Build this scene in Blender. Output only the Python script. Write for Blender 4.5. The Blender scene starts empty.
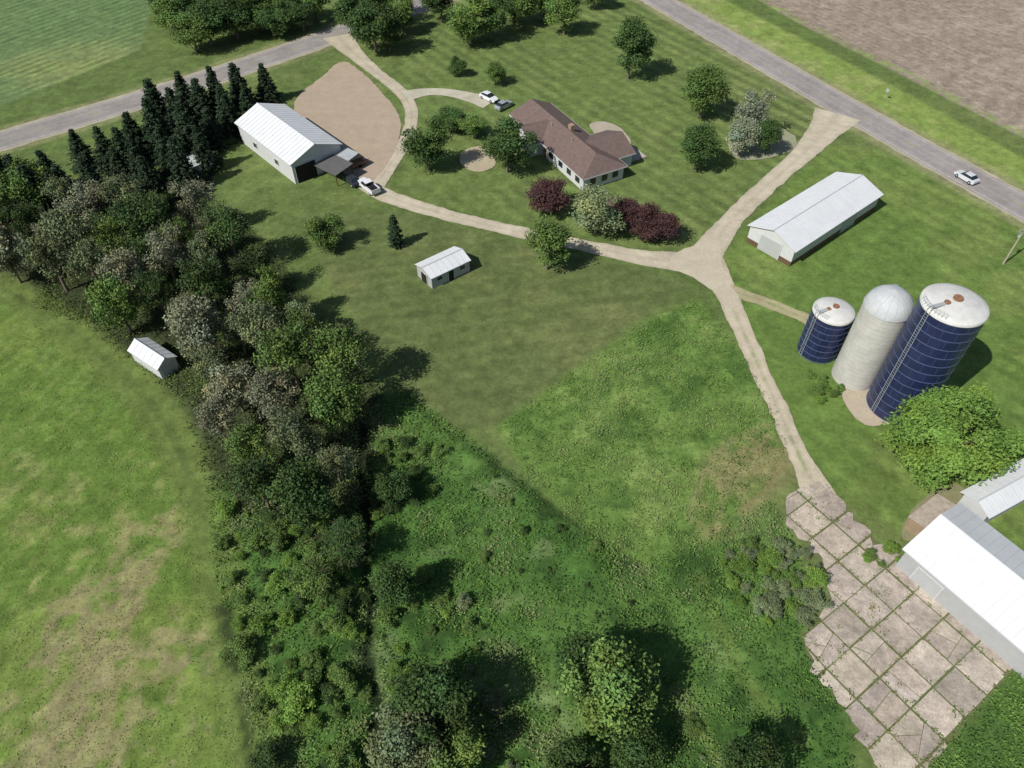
import bpy, math, random
import numpy as np
from mathutils import Vector, Matrix
random.seed(7); rng=np.random.default_rng(7)
TH=math.radians(47.6); F=730.0; CH=76.0
# drone survey rectification: photo map point -> true metric position on the ground (or at height z)
def G(u,v,z=0.0):
    dx=(u-512)/F; dy=(v-384)/F
    f=math.cos(TH)-math.sin(TH)*dy; d=math.sin(TH)+math.cos(TH)*dy
    s=(CH-z)/d
    return (dx*s, f*s)
def lin(c):
    c=np.array(c,float)/255.0
    return np.where(c<=0.04045,c/12.92,((c+0.055)/1.055)**2.4)
K=0.92
GK=np.array([1.24,1.06,1.22])
sc=bpy.context.scene; col=sc.collection
# ---------------- noise
_tab=rng.random((256,256))
def vn(x,y,s,seed=0):
    x=np.asarray(x)/s+seed*17.3; y=np.asarray(y)/s+seed*7.7
    xi=np.floor(x).astype(int); yi=np.floor(y).astype(int); fx=x-xi; fy=y-yi
    fx=fx*fx*(3-2*fx); fy=fy*fy*(3-2*fy)
    a=_tab[xi%256,yi%256]; b=_tab[(xi+1)%256,yi%256]; c=_tab[xi%256,(yi+1)%256]; d=_tab[(xi+1)%256,(yi+1)%256]
    return (a*(1-fx)+b*fx)*(1-fy)+(c*(1-fx)+d*fx)*fy
def fbm(x,y,s,seed=0,o=4):
    t=0;w=0;a=1.0
    for i in range(o):
        t=t+a*vn(x,y,s/2**i,seed+i*3); w+=a; a*=0.6
    return t/w
# ---------------- materials
def nmat(name):
    m=bpy.data.materials.new(name); m.use_nodes=True
    nt=m.node_tree; b=nt.nodes['Principled BSDF']; return m,nt,b
def noise_node(nt,scale,detail=4,rough=0.6,coord='Object'):
    tc=nt.nodes.new('ShaderNodeTexCoord'); n=nt.nodes.new('ShaderNodeTexNoise')
    n.inputs['Scale'].default_value=scale; n.inputs['Detail'].default_value=detail; n.inputs['Roughness'].default_value=rough
    nt.links.new(tc.outputs[coord],n.inputs['Vector']); return n
def ramp(nt,src,lo,hi,a=0.3,b=0.7):
    r=nt.nodes.new('ShaderNodeMapRange'); r.inputs['From Min'].default_value=a; r.inputs['From Max'].default_value=b
    r.inputs['To Min'].default_value=lo; r.inputs['To Max'].default_value=hi; nt.links.new(src,r.inputs['Value']); return r.outputs['Result']
def mul(nt,a,b):
    m=nt.nodes.new('ShaderNodeMath'); m.operation='MULTIPLY'; nt.links.new(a,m.inputs[0]); nt.links.new(b,m.inputs[1]); return m.outputs[0]
def vscale(nt,c,f):
    v=nt.nodes.new('ShaderNodeVectorMath'); v.operation='SCALE'
    if isinstance(c,(tuple,list,np.ndarray)): v.inputs[0].default_value=tuple(c)[:3]
    else: nt.links.new(c,v.inputs[0])
    nt.links.new(f,v.inputs['Scale']); return v.outputs[0]
def colmat(name,scales,amp,rough=0.95,bump=0.3,bs=3.0,coord='Object'):
    m,nt,b=nmat(name)
    at=nt.nodes.new('ShaderNodeAttribute'); at.attribute_name='Col'
    f=None
    for i,s in enumerate(scales):
        n=noise_node(nt,s,3,0.65,coord); r=ramp(nt,n.outputs['Fac'],1-amp,1+amp)
        f=r if f is None else mul(nt,f,r)
    c=vscale(nt,at.outputs['Color'],f); nt.links.new(c,b.inputs['Base Color'])
    b.inputs['Roughness'].default_value=rough; b.inputs['Specular IOR Level'].default_value=0.15
    if bump:
        n=noise_node(nt,bs,4,0.7,coord); bp=nt.nodes.new('ShaderNodeBump'); bp.inputs['Strength'].default_value=bump; bp.inputs['Distance'].default_value=0.15
        nt.links.new(n.outputs['Fac'],bp.inputs['Height']); nt.links.new(bp.outputs[0],b.inputs['Normal'])
    return m
def flat(name,rgb,rough=0.6,var=0.12,scale=1.0,metal=0.0,spec=0.3):
    m,nt,b=nmat(name); c=lin(rgb)*K
    n=noise_node(nt,scale,5,0.65); r=ramp(nt,n.outputs['Fac'],1-var,1+var)
    n2=noise_node(nt,scale*7,3,0.65); r2=ramp(nt,n2.outputs['Fac'],1-var*.5,1+var*.5)
    nt.links.new(vscale(nt,c,mul(nt,r,r2)),b.inputs['Base Color'])
    b.inputs['Roughness'].default_value=rough; b.inputs['Metallic'].default_value=metal; b.inputs['Specular IOR Level'].default_value=spec
    return m
def leafmat(name,rgb,hv=0.22,trans=0):
    m,nt,b=nmat(name); c=lin(rgb)*K
    at=nt.nodes.new('ShaderNodeAttribute'); at.attribute_name='Col'
    oi=nt.nodes.new('ShaderNodeObjectInfo'); r=ramp(nt,oi.outputs['Random'],1-hv,1+hv,0,1)
    mx=nt.nodes.new('ShaderNodeVectorMath'); mx.operation='MULTIPLY'; nt.links.new(at.outputs['Color'],mx.inputs[0]); mx.inputs[1].default_value=tuple(c)
    cc=vscale(nt,mx.outputs[0],r)
    nt.links.new(cc,b.inputs['Base Color']); b.inputs['Roughness'].default_value=0.7; b.inputs['Specular IOR Level'].default_value=0.2
    if trans:
        tr=nt.nodes.new('ShaderNodeBsdfTranslucent'); nt.links.new(cc,tr.inputs['Color'])
        ms=nt.nodes.new('ShaderNodeMixShader'); ms.inputs[0].default_value=trans
        out=nt.nodes['Material Output']; nt.links.new(b.outputs[0],ms.inputs[1]); nt.links.new(tr.outputs[0],ms.inputs[2]); nt.links.new(ms.outputs[0],out.inputs['Surface'])
    return m
# ---------------- mesh helpers
def npmesh(name,V,Q,C=None,mi=None,mats=()):
    me=bpy.data.meshes.new(name); n=len(V); q=len(Q)
    me.vertices.add(n); me.vertices.foreach_set('co',np.ascontiguousarray(V,dtype=np.float32).ravel())
    me.loops.add(q*4); me.loops.foreach_set('vertex_index',np.ascontiguousarray(Q,dtype=np.int32).ravel())
    me.polygons.add(q); me.polygons.foreach_set('loop_start',np.arange(0,4*q,4,dtype=np.int32)); me.polygons.foreach_set('loop_total',np.full(q,4,np.int32))
    for m in mats: me.materials.append(m)
    if mi is not None: me.polygons.foreach_set('material_index',np.ascontiguousarray(mi,dtype=np.int32))
    me.update(calc_edges=True)
    if C is not None:
        a=me.color_attributes.new(name='Col',type='FLOAT_COLOR',domain='POINT')
        rgba=np.ones((n,4),np.float32); rgba[:,:3]=C; a.data.foreach_set('color',rgba.ravel())
    return me
def add(name,me,parent=None,loc=(0,0,0),rz=0,scale=(1,1,1)):
    o=bpy.data.objects.new(name,me); col.objects.link(o); o.location=loc; o.rotation_euler=(0,0,rz); o.scale=scale
    if parent: o.parent=parent
    return o
class MB:
    def __init__(s): s.v=[];s.f=[];s.m=[]
    def face(s,pts,m=0):
        i=len(s.v); s.v+= [tuple(p) for p in pts]; s.f.append(tuple(range(i,i+len(pts)))); s.m.append(m)
    def hexa(s,b,t,m=0):
        i=len(s.v); s.v+=[tuple(p) for p in b]+[tuple(p) for p in t]
        for f in [(3,2,1,0),(4,5,6,7),(0,1,5,4),(1,2,6,5),(2,3,7,6),(3,0,4,7)]:
            s.f.append(tuple(i+k for k in f)); s.m.append(m)
    def box(s,x0,x1,y0,y1,z0,z1,m=0):
        s.hexa([(x0,y0,z0),(x1,y0,z0),(x1,y1,z0),(x0,y1,z0)],[(x0,y0,z1),(x1,y0,z1),(x1,y1,z1),(x0,y1,z1)],m)
    def slab(s,p,t,m=0):
        s.hexa([(a,b,c-t) for a,b,c in p],p,m)
    def cyl(s,p0,p1,r0,r1,n=12,m=0,cap=True):
        p0=Vector(p0);p1=Vector(p1);d=(p1-p0).normalized(); a=d.orthogonal().normalized(); b=d.cross(a)
        i=len(s.v)
        for p,r in((p0,r0),(p1,r1)):
            for k in range(n):
                t=2*math.pi*k/n; s.v.append(tuple(p+a*(r*math.cos(t))+b*(r*math.sin(t))))
        for k in range(n):
            s.f.append((i+k,i+(k+1)%n,i+n+(k+1)%n,i+n+k)); s.m.append(m)
        if cap:
            s.f.append(tuple(i+n-1-k for k in range(n))); s.m.append(m); s.f.append(tuple(i+n+k for k in range(n))); s.m.append(m)
    def lathe(s,prof,n=48,m=0):
        i=len(s.v)
        for r,z in prof:
            for k in range(n):
                t=2*math.pi*k/n; s.v.append((r*math.cos(t),r*math.sin(t),z))
        for j in range(len(prof)-1):
            for k in range(n):
                s.f.append((i+j*n+k,i+j*n+(k+1)%n,i+(j+1)*n+(k+1)%n,i+(j+1)*n+k)); s.m.append(m)
    def obj(s,name,mats,parent=None,loc=(0,0,0),rz=0,smooth=False):
        me=bpy.data.meshes.new(name); me.from_pydata(s.v,[],s.f)
        for m in mats: me.materials.append(m)
        me.polygons.foreach_set('material_index',s.m)
        if smooth: me.polygons.foreach_set('use_smooth',[True]*len(s.f))
        me.update(); return add(name,me,parent,loc,rz)
def empty(name,loc,rz=0):
    o=bpy.data.objects.new(name,None); col.objects.link(o); o.location=loc; o.rotation_euler=(0,0,rz); return o
# ---------------- poly tools
def P(px): return np.array([G(u,v) for u,v in px])
def sdist(x,y,poly):
    d=np.full(x.shape,1e9); ins=np.zeros(x.shape,bool); n=len(poly)
    for i in range(n):
        ax,ay=poly[i]; bx,by=poly[(i+1)%n]
        ex,ey=bx-ax,by-ay; L=ex*ex+ey*ey+1e-9
        t=np.clip(((x-ax)*ex+(y-ay)*ey)/L,0,1)
        d=np.minimum(d,(x-ax-t*ex)**2+(y-ay-t*ey)**2)
        c=((ay>y)!=(by>y))
        if abs(ey)>1e-9: ins^= c & (x<ex*(y-ay)/ey+ax)
    d=np.sqrt(d); return np.where(ins,-d,d)
def ldist(x,y,line):
    d=np.full(x.shape,1e9)
    for i in range(len(line)-1):
        ax,ay=line[i]; bx,by=line[i+1]; ex,ey=bx-ax,by-ay; L=ex*ex+ey*ey+1e-9
        t=np.clip(((x-ax)*ex+(y-ay)*ey)/L,0,1); d=np.minimum(d,(x-ax-t*ex)**2+(y-ay-t*ey)**2)
    return np.sqrt(d)
def ss(t): t=np.clip(t,0,1); return t*t*(3-2*t)
def chaikin(p,n=2,closed=False):
    p=np.array(p,float)
    for _ in range(n):
        if closed: q=np.roll(p,-1,0); a=.75*p+.25*q; b=.25*p+.75*q; p=np.stack([a,b],1).reshape(-1,p.shape[1])
        else:
            a=.75*p[:-1]+.25*p[1:]; b=.25*p[:-1]+.75*p[1:]; m=np.stack([a,b],1).reshape(-1,p.shape[1]); p=np.vstack([p[:1],m,p[-1:]])
    return p
# ---------------- layout
LINES={
 'A':[(-260,215),(-120,176),(0,141),(100,112),(200,81),(310,44),(390,15),(450,-6),(560,-38)],
 'B':[(440,-125),(560,-55),(655,-2),(740,47),(815,90),(920,150),(1024,207),(1200,305)],
}
Z={}
Z['field']=P([(-420,300),(-200,215),(-60,262),(0,297),(60,335),(118,385),(155,432),(185,500),(208,580),(232,680),(258,800),(280,900),(-420,980)])
Z['lush']=P([(205,480),(350,420),(400,390),(470,440),(560,515),(640,565),(700,545),(770,500),(800,560),(800,640),(845,720),(862,800),(870,930),(300,930),(262,800),(235,680),(215,560)])
Z['rough']=P([(497,428),(570,375),(650,318),(700,300),(735,345),(765,400),(788,450),(765,485),(700,545),(650,568),(590,535),(530,480)])
Z['belt']=P([(-200,200),(0,220),(80,200),(160,200),(230,210),(280,260),(330,330),(385,400),(372,450),(365,530),(330,560),(260,520),(205,480),(180,400),(90,330),(0,290),(-200,230)])
Z['crop']=P([(-300,200),(-300,-60),(150,-60),(150,10),(140,50),(60,82),(0,106),(-120,140)])
Z['plow']=P([(700,-70),(745,-8),(800,24),(900,74),(1024,138),(1400,330),(1900,330),(1500,-70)])
Z['vergeB']=P([(640,-60),(700,-12),(800,38),(900,90),(1024,158),(1400,350),(1350,380),(1024,200),(815,85),(655,-5),(560,-60)])
Z['rlawn']=P([(720,262),(760,215),(830,145),(880,150),(1100,260),(1200,420),(1200,700),(1030,640),(930,545),(830,490),(790,420),(745,330)])
Z['nlawn']=P([(400,60),(460,0),(620,0),(800,105),(820,125),(760,185),(700,235),(640,250),(540,225),(400,200),(400,120)])
Z['clawn']=P([(300,215),(400,210),(530,245),(640,268),(690,285),(640,318),(495,425),(440,430),(400,390),(340,300)])
Z['tan']=P([(690,490),(715,450),(760,428),(795,445),(800,470),(770,500),(735,540),(700,540)])
Z['corner']=P([(1024,660),(1150,760),(1100,960),(880,960),(930,768)])
EDGE=P([(-200,200),(-60,248),(0,286),(70,328),(128,376),(172,432),(200,500),(220,580),(242,680),(268,800),(285,900)])
DITCH=P([(364,430),(361,470),(369,510),(366,560),(371,610),(368,650),(377,700),(376,750),(383,800)])
DITCH2=P([(398,385),(430,420),(480,455),(540,500),(590,535),(625,575)])
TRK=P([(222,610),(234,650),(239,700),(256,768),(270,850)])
TRK2=P([(672,690),(700,730),(730,780)])
TRK3=P([(700,580),(715,620),(745,680),(800,740)])
ARC=[P([(690,520),(700,480),(725,445),(765,425),(785,425)]),P([(715,535),(722,500),(745,465),(795,450)])]
# ---------------- ground sheet
def axis(lo,hi,st,far):
    a=list(np.arange(lo,hi,st)); b=[];s=st;x=hi
    while x<far: b.append(x); s=min(s*1.35,150); x+=s
    c=[];s=st;x=lo-st
    while x>-far: c.append(x); s=min(s*1.35,150); x-=s
    return np.array(c[::-1]+a+b)
xs=axis(-150,150,0.4,2500); ys=axis(8,222,0.4,2500)
X,Y=np.meshgrid(xs,ys); x=X.ravel(); y=Y.ravel(); N=len(x)
C=np.tile(lin((86,110,56)),(N,1))
w1=fbm(x,y,6,1)-.5; w2=fbm(x,y,1.6,2)-.5; w3=fbm(x,y,22,5)-.5; w4=vn(x,y,.8,21)-.5; w5=fbm(x,y,3.2,33)-.5
def paint(mask,rgb,a=1.0):
    global C
    m=(mask*a)[:,None]; C=C*(1-m)+lin(rgb)*m
def pm(name,w=0.8,n=2.0): return ss(.5-(sdist(x,y,Z[name])+w2*n+w1*n)/w/2)
def lm(line,width,w=0.5,n=0.6): return ss(.5-(ldist(x,y,line)-width+w2*n)/w/2)
paint(ss(w3*4+w1*2),(100,120,66),.5)
m_cl=pm('clawn',1,.6); paint(m_cl,(86,106,58)); paint(m_cl*ss(w3*4+w1*2),(102,114,66),.6)
m_nl=pm('nlawn',1,.3); paint(m_nl,(92,116,60)); paint(m_nl*ss(w3*4+w1*3),(106,122,70),.45)
d=np.array(G(700,130))-np.array(G(520,30)); d/=np.linalg.norm(d); 
st=np.sin(2*math.pi*(x*(-d[1])+y*d[0]+w1*.5)/3.4)
st2=np.sin(2*math.pi*(x*(-.2)+y*.98+w1*.8)/2.6)
C*=(1+m_nl*0.17*np.sign(st)*np.minimum(1,abs(st)*2.5)*np.clip(.8+w3*2,0,1.2))[:,None]
C*=(1+m_cl*0.06*st2)[:,None]
m_rl=pm('rlawn',1,.6); paint(m_rl,(88,118,54)); paint(m_rl*ss(w3*5+w1*2),(106,128,66),.6)
st3=np.sin(2*math.pi*(x*.82+y*.57+w1*.6)/3.2); C*=(1+m_rl*0.09*st3*np.clip(.7+w3*3,0,1.3))[:,None]
paint(pm('vergeB',1,.8),(114,142,68)); paint(pm('vergeB',1,.8)*ss(w1*6),(128,144,84),.6)
m_crop=pm('crop',.6,.3); paint(m_crop,(94,122,74)); 
dc=np.array(G(140,50))-np.array(G(0,106)); dc/=np.linalg.norm(dc)
rr=(x*(-dc[1])+y*dc[0]); row=np.sin(2*math.pi*rr/2.4)
cc_=np.array(G(100,66)); yel=m_crop*ss(1.3-np.hypot((x-cc_[0])/26,(y-cc_[1])/14)+w1*1.5)
paint(yel,(126,144,84),.8); paint(m_crop*ss(row*.7+w1*3),(64,98,52),.6)
m_f=pm('field',.8,.6); paint(m_f,(88,120,50)); paint(m_f*ss(w3*5+w1*2),(108,132,62),.6); paint(m_f*ss(w1*5-.2+w2*3),(66,100,42),.7)
bc=np.array(G(115,650)); br=m_f*ss(1.1-np.hypot((x-bc[0])/7.5,(y-bc[1])/13)+w1*2.5+w2*4); paint(br,(140,132,100),.6)
bc=np.array(G(70,520)); br=m_f*ss(.7-np.hypot((x-bc[0])/14,(y-bc[1])/8)+w1*3.5+w2*4); paint(br,(122,130,78),.45)
fr=x*0.94+y*(-.34)
paint(m_f*ss(np.sin(2*math.pi*(fr+w1*.5)/2.3)*.6+w2*4),(116,136,72),.35)
m_l=pm('lush',1,1); paint(m_l,(66,104,44)); paint(m_l*ss(w3*5),(84,122,56),.7); paint(m_l*ss(w1*6-.4),(104,124,78),.6); paint(m_l*ss(-w5*7-.2),(42,70,30),.75)
m_r=pm('rough',.6,.5); paint(m_r,(90,124,56)); paint(m_r*ss(w1*5+w2*3),(114,140,74),.55); paint(m_r*ss(-w5*6-.1+w2*3),(60,94,40),.7)
paint(pm('tan',2,1.5)*ss(.5+w1*4+w2*2),(124,124,82),.75)
paint(pm('corner',1,1),(72,106,48))
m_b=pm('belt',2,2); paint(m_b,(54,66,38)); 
paint(lm(EDGE,2.6,1.0,.8),(92,116,56),.9); paint(lm(EDGE,.5,.5,.6),(76,98,48),.6)
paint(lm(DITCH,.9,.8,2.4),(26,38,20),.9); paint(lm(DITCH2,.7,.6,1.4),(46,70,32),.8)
for a_ in ARC: paint(lm(a_,.35,.5,1.0),(130,136,88),.6)
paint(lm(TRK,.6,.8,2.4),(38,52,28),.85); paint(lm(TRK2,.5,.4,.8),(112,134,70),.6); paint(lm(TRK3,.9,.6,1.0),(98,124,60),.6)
LA=P(LINES['A']); LB=P(LINES['B'])
paint(lm(LA,6.3,.8,1.0),(118,130,84),.7); paint(lm(LB,6.5,.8,1.0),(126,136,92),.7)
C*=GK
m_pl=pm('plow',.6,.4); paint(m_pl,(150,137,122))
db=np.array(G(920,84))-np.array(G(800,24)); db/=np.linalg.norm(db); pr=(x*(-db[1])+y*db[0])
paint(m_pl*ss(np.sin(2*math.pi*pr/1.9)*.8+w1*4),(132,119,104),.6); paint(m_pl*ss(w3*5+w2*2),(162,150,136),.5)
edgep=m_pl*ss(1-(-sdist(x,y,Z['plow'])-1.5)/2.5); paint(edgep*ss(.4+w2*5),(124,142,80),.8)
C*=(1+.32*w1+.40*w2+.28*w4)[:,None]*K
rough=np.maximum.reduce([m_l,m_f*.35,m_r*.7,m_b])
dj=ldist(x,y,DITCH)
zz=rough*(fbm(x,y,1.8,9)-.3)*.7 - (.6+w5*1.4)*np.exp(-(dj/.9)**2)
zz=np.where(sdist(x,y,P([(780,500),(830,478),(905,545),(1030,660),(930,790),(850,790),(800,650)]))<1.5,0,zz)
ny,nx=X.shape
idx=np.arange(N).reshape(ny,nx)
Q=np.stack([idx[:-1,:-1],idx[:-1,1:],idx[1:,1:],idx[1:,:-1]],-1).reshape(-1,4)
m_ground=colmat('grass_ground',[0.35,1.6,5.0],0.18,bump=.4,bs=2.5)
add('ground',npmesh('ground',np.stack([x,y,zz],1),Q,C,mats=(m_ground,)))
# ---------------- strips
m_gravel=colmat('gravel',[0.4,2.5,9.0],0.08,bump=.2,bs=8)
m_asph=colmat('asphalt',[0.15,1.2,8.0],0.07,bump=.1,bs=10)
m_paint=colmat('road_paint',[1.5,6.0],0.2,bump=0)
zc=[0.012]
def strip(name,line,w,rgb,mat,jit=.25,z=None,step=.5,cols=7,colfn=None,world=False):
    if z is None: zc[0]+=.004; z=zc[0]
    p=np.array(line,float) if world else P([q[:2] for q in line])
    ws=np.array([q[2] for q in line]) if len(line[0])>2 else np.full(len(p),w)
    p=chaikin(np.column_stack([p,ws]),3)
    s=np.r_[0,np.cumsum(np.hypot(*np.diff(p[:,:2],axis=0).T))]
    t=np.arange(0,s[-1],step); px,py,pw=[np.interp(t,s,p[:,k]) for k in range(3)]
    tx=np.gradient(px);ty=np.gradient(py);L=np.hypot(tx,ty);nx_,ny_=-ty/L,tx/L
    sd=random.random()*50
    jl=(fbm(t,t*0,2.2,sd)-.5)*2*jit; jr=(fbm(t,t*0+9,2.2,sd+3)-.5)*2*jit
    a=np.linspace(-1,1,cols)
    off=a[None,:]*pw[:,None]/2+np.where(a<0,-1,0)[None,:]*abs(a)[None,:]*jl[:,None]+np.where(a>0,1,0)[None,:]*abs(a)[None,:]*jr[:,None]
    VX=px[:,None]+nx_[:,None]*off; VY=py[:,None]+ny_[:,None]*off
    n=len(t); V=np.stack([VX.ravel(),VY.ravel(),np.full(VX.size,z)],1)
    i=np.arange(n*cols).reshape(n,cols); Qs=np.stack([i[:-1,:-1],i[1:,:-1],i[1:,1:],i[:-1,1:]],-1).reshape(-1,4)[:,::-1]
    cc=np.tile(lin(rgb)*K,(len(V),1)); aa=np.tile(a,n); tt=np.repeat(t,cols)
    cc*=(1+.35*(fbm(V[:,0],V[:,1],3,4)-.5)+.3*(fbm(V[:,0],V[:,1],.8,6)-.5))[:,None]
    if colfn is not None: cc=colfn(cc,aa,tt/max(t[-1],1e-6),V)
    return add(name,npmesh(name,V,Qs,cc,mats=(mat,)))
def polysheet(name,px,rgb,mat,jit=.3,z=None,sm=2):
    if z is None: zc[0]+=.004; z=zc[0]
    p=chaikin(P(px),sm,True)
    q=[]
    for i in range(len(p)):
        a=p[i];b=p[(i+1)%len(p)];n=max(1,int(np.hypot(*(b-a))/.6))
        for k in range(n): q.append(a+(b-a)*k/n)
    q=np.array(q); q=q+np.stack([(fbm(q[:,0],q[:,1],1.5,3)-.5),(fbm(q[:,0],q[:,1],1.5,8)-.5)],1)*2*jit
    me=bpy.data.meshes.new(name); me.from_pydata([(a,b,z) for a,b in q],[],[tuple(range(len(q)))])
    me.materials.append(mat); me.update()
    if me.polygons[0].normal.z<0: me.flip_normals()
    at=me.color_attributes.new(name='Col',type='FLOAT_COLOR',domain='POINT'); c=lin(rgb)*K
    at.data.foreach_set('color',np.tile(np.r_[c,1],len(q)).astype(np.float32))
    return add(name,me)
def wheel(cc,a,t,V):
    f=1-.12*np.exp(-((abs(a)-.5)/.12)**2)-.10*np.exp(-((a)/.03)**2)
    return cc*f[:,None]
def wtracks(cc,a,t,V):
    f=1+.07*np.exp(-((abs(a)-.45)/.2)**2)-.07*np.exp(-(a/.2)**2)-.12*(abs(a)>.9); return cc*f[:,None]
def shoulder(name,line): strip(name,line,9.2,(168,160,142),m_gravel,.4)
shoulder('road_shoulder',LINES['A']); shoulder('road_shoulder',LINES['B'])
strip('asphalt_road',LINES['A'],7.4,(150,145,140),m_asph,.06,cols=15,colfn=wheel)
strip('asphalt_road',LINES['B'],7.6,(154,148,145),m_asph,.06,cols=15,colfn=wheel)
def offs(line,o):
    p=chaikin(P(line),3); t=np.gradient(p,axis=0); t/=np.hypot(t[:,0],t[:,1])[:,None]
    return p+np.stack([-t[:,1],t[:,0]],1)*o
for L in('A','B'):
    for o in(-3.3,3.3): strip('road_edge_line',offs(LINES[L],o),.12,(196,194,188),m_paint,.01,world=True,cols=2)
    p=offs(LINES[L],0); s=np.r_[0,np.cumsum(np.hypot(*np.diff(p,axis=0).T))]; zc[0]+=.004
    V=[];Qd=[]
    for k in np.arange(0,s[-1]-4,12.0):
        a=np.array([np.interp(k,s,p[:,0]),np.interp(k,s,p[:,1])]); b=np.array([np.interp(k+3,s,p[:,0]),np.interp(k+3,s,p[:,1])])
        n=np.array([-(b-a)[1],(b-a)[0]])/np.hypot(*(b-a))*.06; i=len(V)
        V+=[(*(a-n),zc[0]),(*(b-n),zc[0]),(*(b+n),zc[0]),(*(a+n),zc[0])]; Qd.append((i,i+1,i+2,i+3))
    add('road_centre_line',npmesh('cl',np.array(V),np.array(Qd),np.tile(lin((184,160,90)),(len(V),1)),mats=(m_paint,)))
GR=(188,179,158)
def grassmid(cc,a,t,V):
    cc=wtracks(cc,a,t,V)
    m=(np.exp(-(a/.3)**2)*ss((t-.2)*3)*ss(.4+(fbm(V[:,0],V[:,1],1.5,7)-.5)*5)*.65)[:,None]
    return cc*(1-m)+lin((110,128,74))*m
strip('gravel_driveway',[(838,114,10),(824,132,6),(797,160,4.0),(764,188,3.6),(737,214,3.7),(715,240,4.6),(702,262,6)],5,GR,m_gravel,.35,colfn=wtracks)
strip('gravel_driveway',[(722,262,5),(690,263,5.4),(640,258,3.9),(590,247,3.2),(530,235,3.0),(470,221,3.0),(420,208,3.4),(385,196,3.8),(362,182,4)],4,GR,m_gravel,.35,colfn=wtracks)
strip('gravel_driveway',[(702,252,6),(718,276,4.2),(738,320,3.0),(760,370,2.7),(783,420,2.6),(803,465,2.9),(822,500,4.2)],4,(188,178,156),m_gravel,.35,colfn=grassmid)
strip('gravel_driveway',[(728,290,2.6),(770,303,2.2),(812,322,2.6)],3,(164,158,124),m_gravel,.45,colfn=grassmid)
polysheet('gravel_junction',[(674,252),(700,244),(714,230),(722,242),(721,262),(730,285),(742,303),(733,311),(716,294),(690,275),(667,268)],GR,m_gravel,.4)
strip('gravel_driveway',[(338,36,8),(352,52,4.5),(375,72,3.0),(400,90,3.1),(414,110,2.8),(408,140,2.8),(390,165,3.0),(372,190,4)],3,(184,175,154),m_gravel,.3,colfn=wtracks)
strip('gravel_driveway',[(405,96,5),(430,91,3.0),(460,94,3.3),(492,104,5.5)],3,(184,178,160),m_gravel,.2)
polysheet('gravel_lot',[(342,58),(362,72),(385,95),(402,118),(398,148),(378,178),(362,190),(340,170),(318,135),(290,112),(300,92),(322,78)],(172,156,136),m_gravel,.4)
polysheet('gravel_tree_ring',[(733,133),(760,122),(790,130),(800,146),(778,158),(742,162),(726,152)],(150,152,126),m_gravel,.5)
polysheet('mulch_bed',[(460,152),(478,145),(496,152),(496,168),(476,174),(460,166)],(176,166,140),m_gravel,.3)
polysheet('mulch_bed',[(585,122),(615,122),(632,140),(628,152),(600,142)],(172,162,146),m_gravel,.3)
polysheet('mulch_bed',[(592,200),(625,196),(672,218),(686,238),(660,242),(610,228)],(108,100,78),m_gravel,.5)
polysheet('silo_pad',[(842,388),(862,372),(905,390),(915,408),(890,428),(862,425),(845,408)],(180,168,148),m_gravel,.4)
polysheet('dirt_apron',[(925,495),(955,480),(975,500),(930,530),(905,545),(898,530)],(136,134,102),m_gravel,.5)
# ---------------- broken concrete yard
m_conc=colmat('weathered_concrete',[0.22,1.1,6.0],0.22,bump=.25,bs=5)
YPX=[(782,502),(800,486),(826,482),(850,510),(880,548),(905,556),(965,608),(1030,655),(980,705),(925,775),(880,782),(862,735),(842,705),(815,672),(800,640),(822,612),(832,585),(812,548),(790,528)]
zone=chaikin(P(YPX),1,True)
dv=np.array(G(1015,645))-np.array(G(905,552)); dv/=np.linalg.norm(dv); du=np.array([-dv[1],dv[0]])
def clip(poly,n,c):
    out=[]
    for i in range(len(poly)):
        a=poly[i];b=poly[(i+1)%len(poly)];da=a@n-c;db_=b@n-c
        if da<=0: out.append(a)
        if (da<0)!=(db_<0) and abs(da-db_)>1e-9: out.append(a+(b-a)*da/(da-db_))
    return out
cv=[];cf=[];ccol=[]
o0=np.array(G(905,552)); zl=zone+np.stack([(fbm(zone[:,0],zone[:,1],1.2,3)-.5),(fbm(zone[:,0],zone[:,1],1.2,8)-.5)],1)*1.5
zd=[]
for i in range(len(zl)):
    a=zl[i];b=zl[(i+1)%len(zl)];n=max(1,int(np.hypot(*(b-a))/.7))
    for k in range(n): zd.append(a+(b-a)*k/n+rng.normal(0,.28,2))
S=3.7
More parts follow.
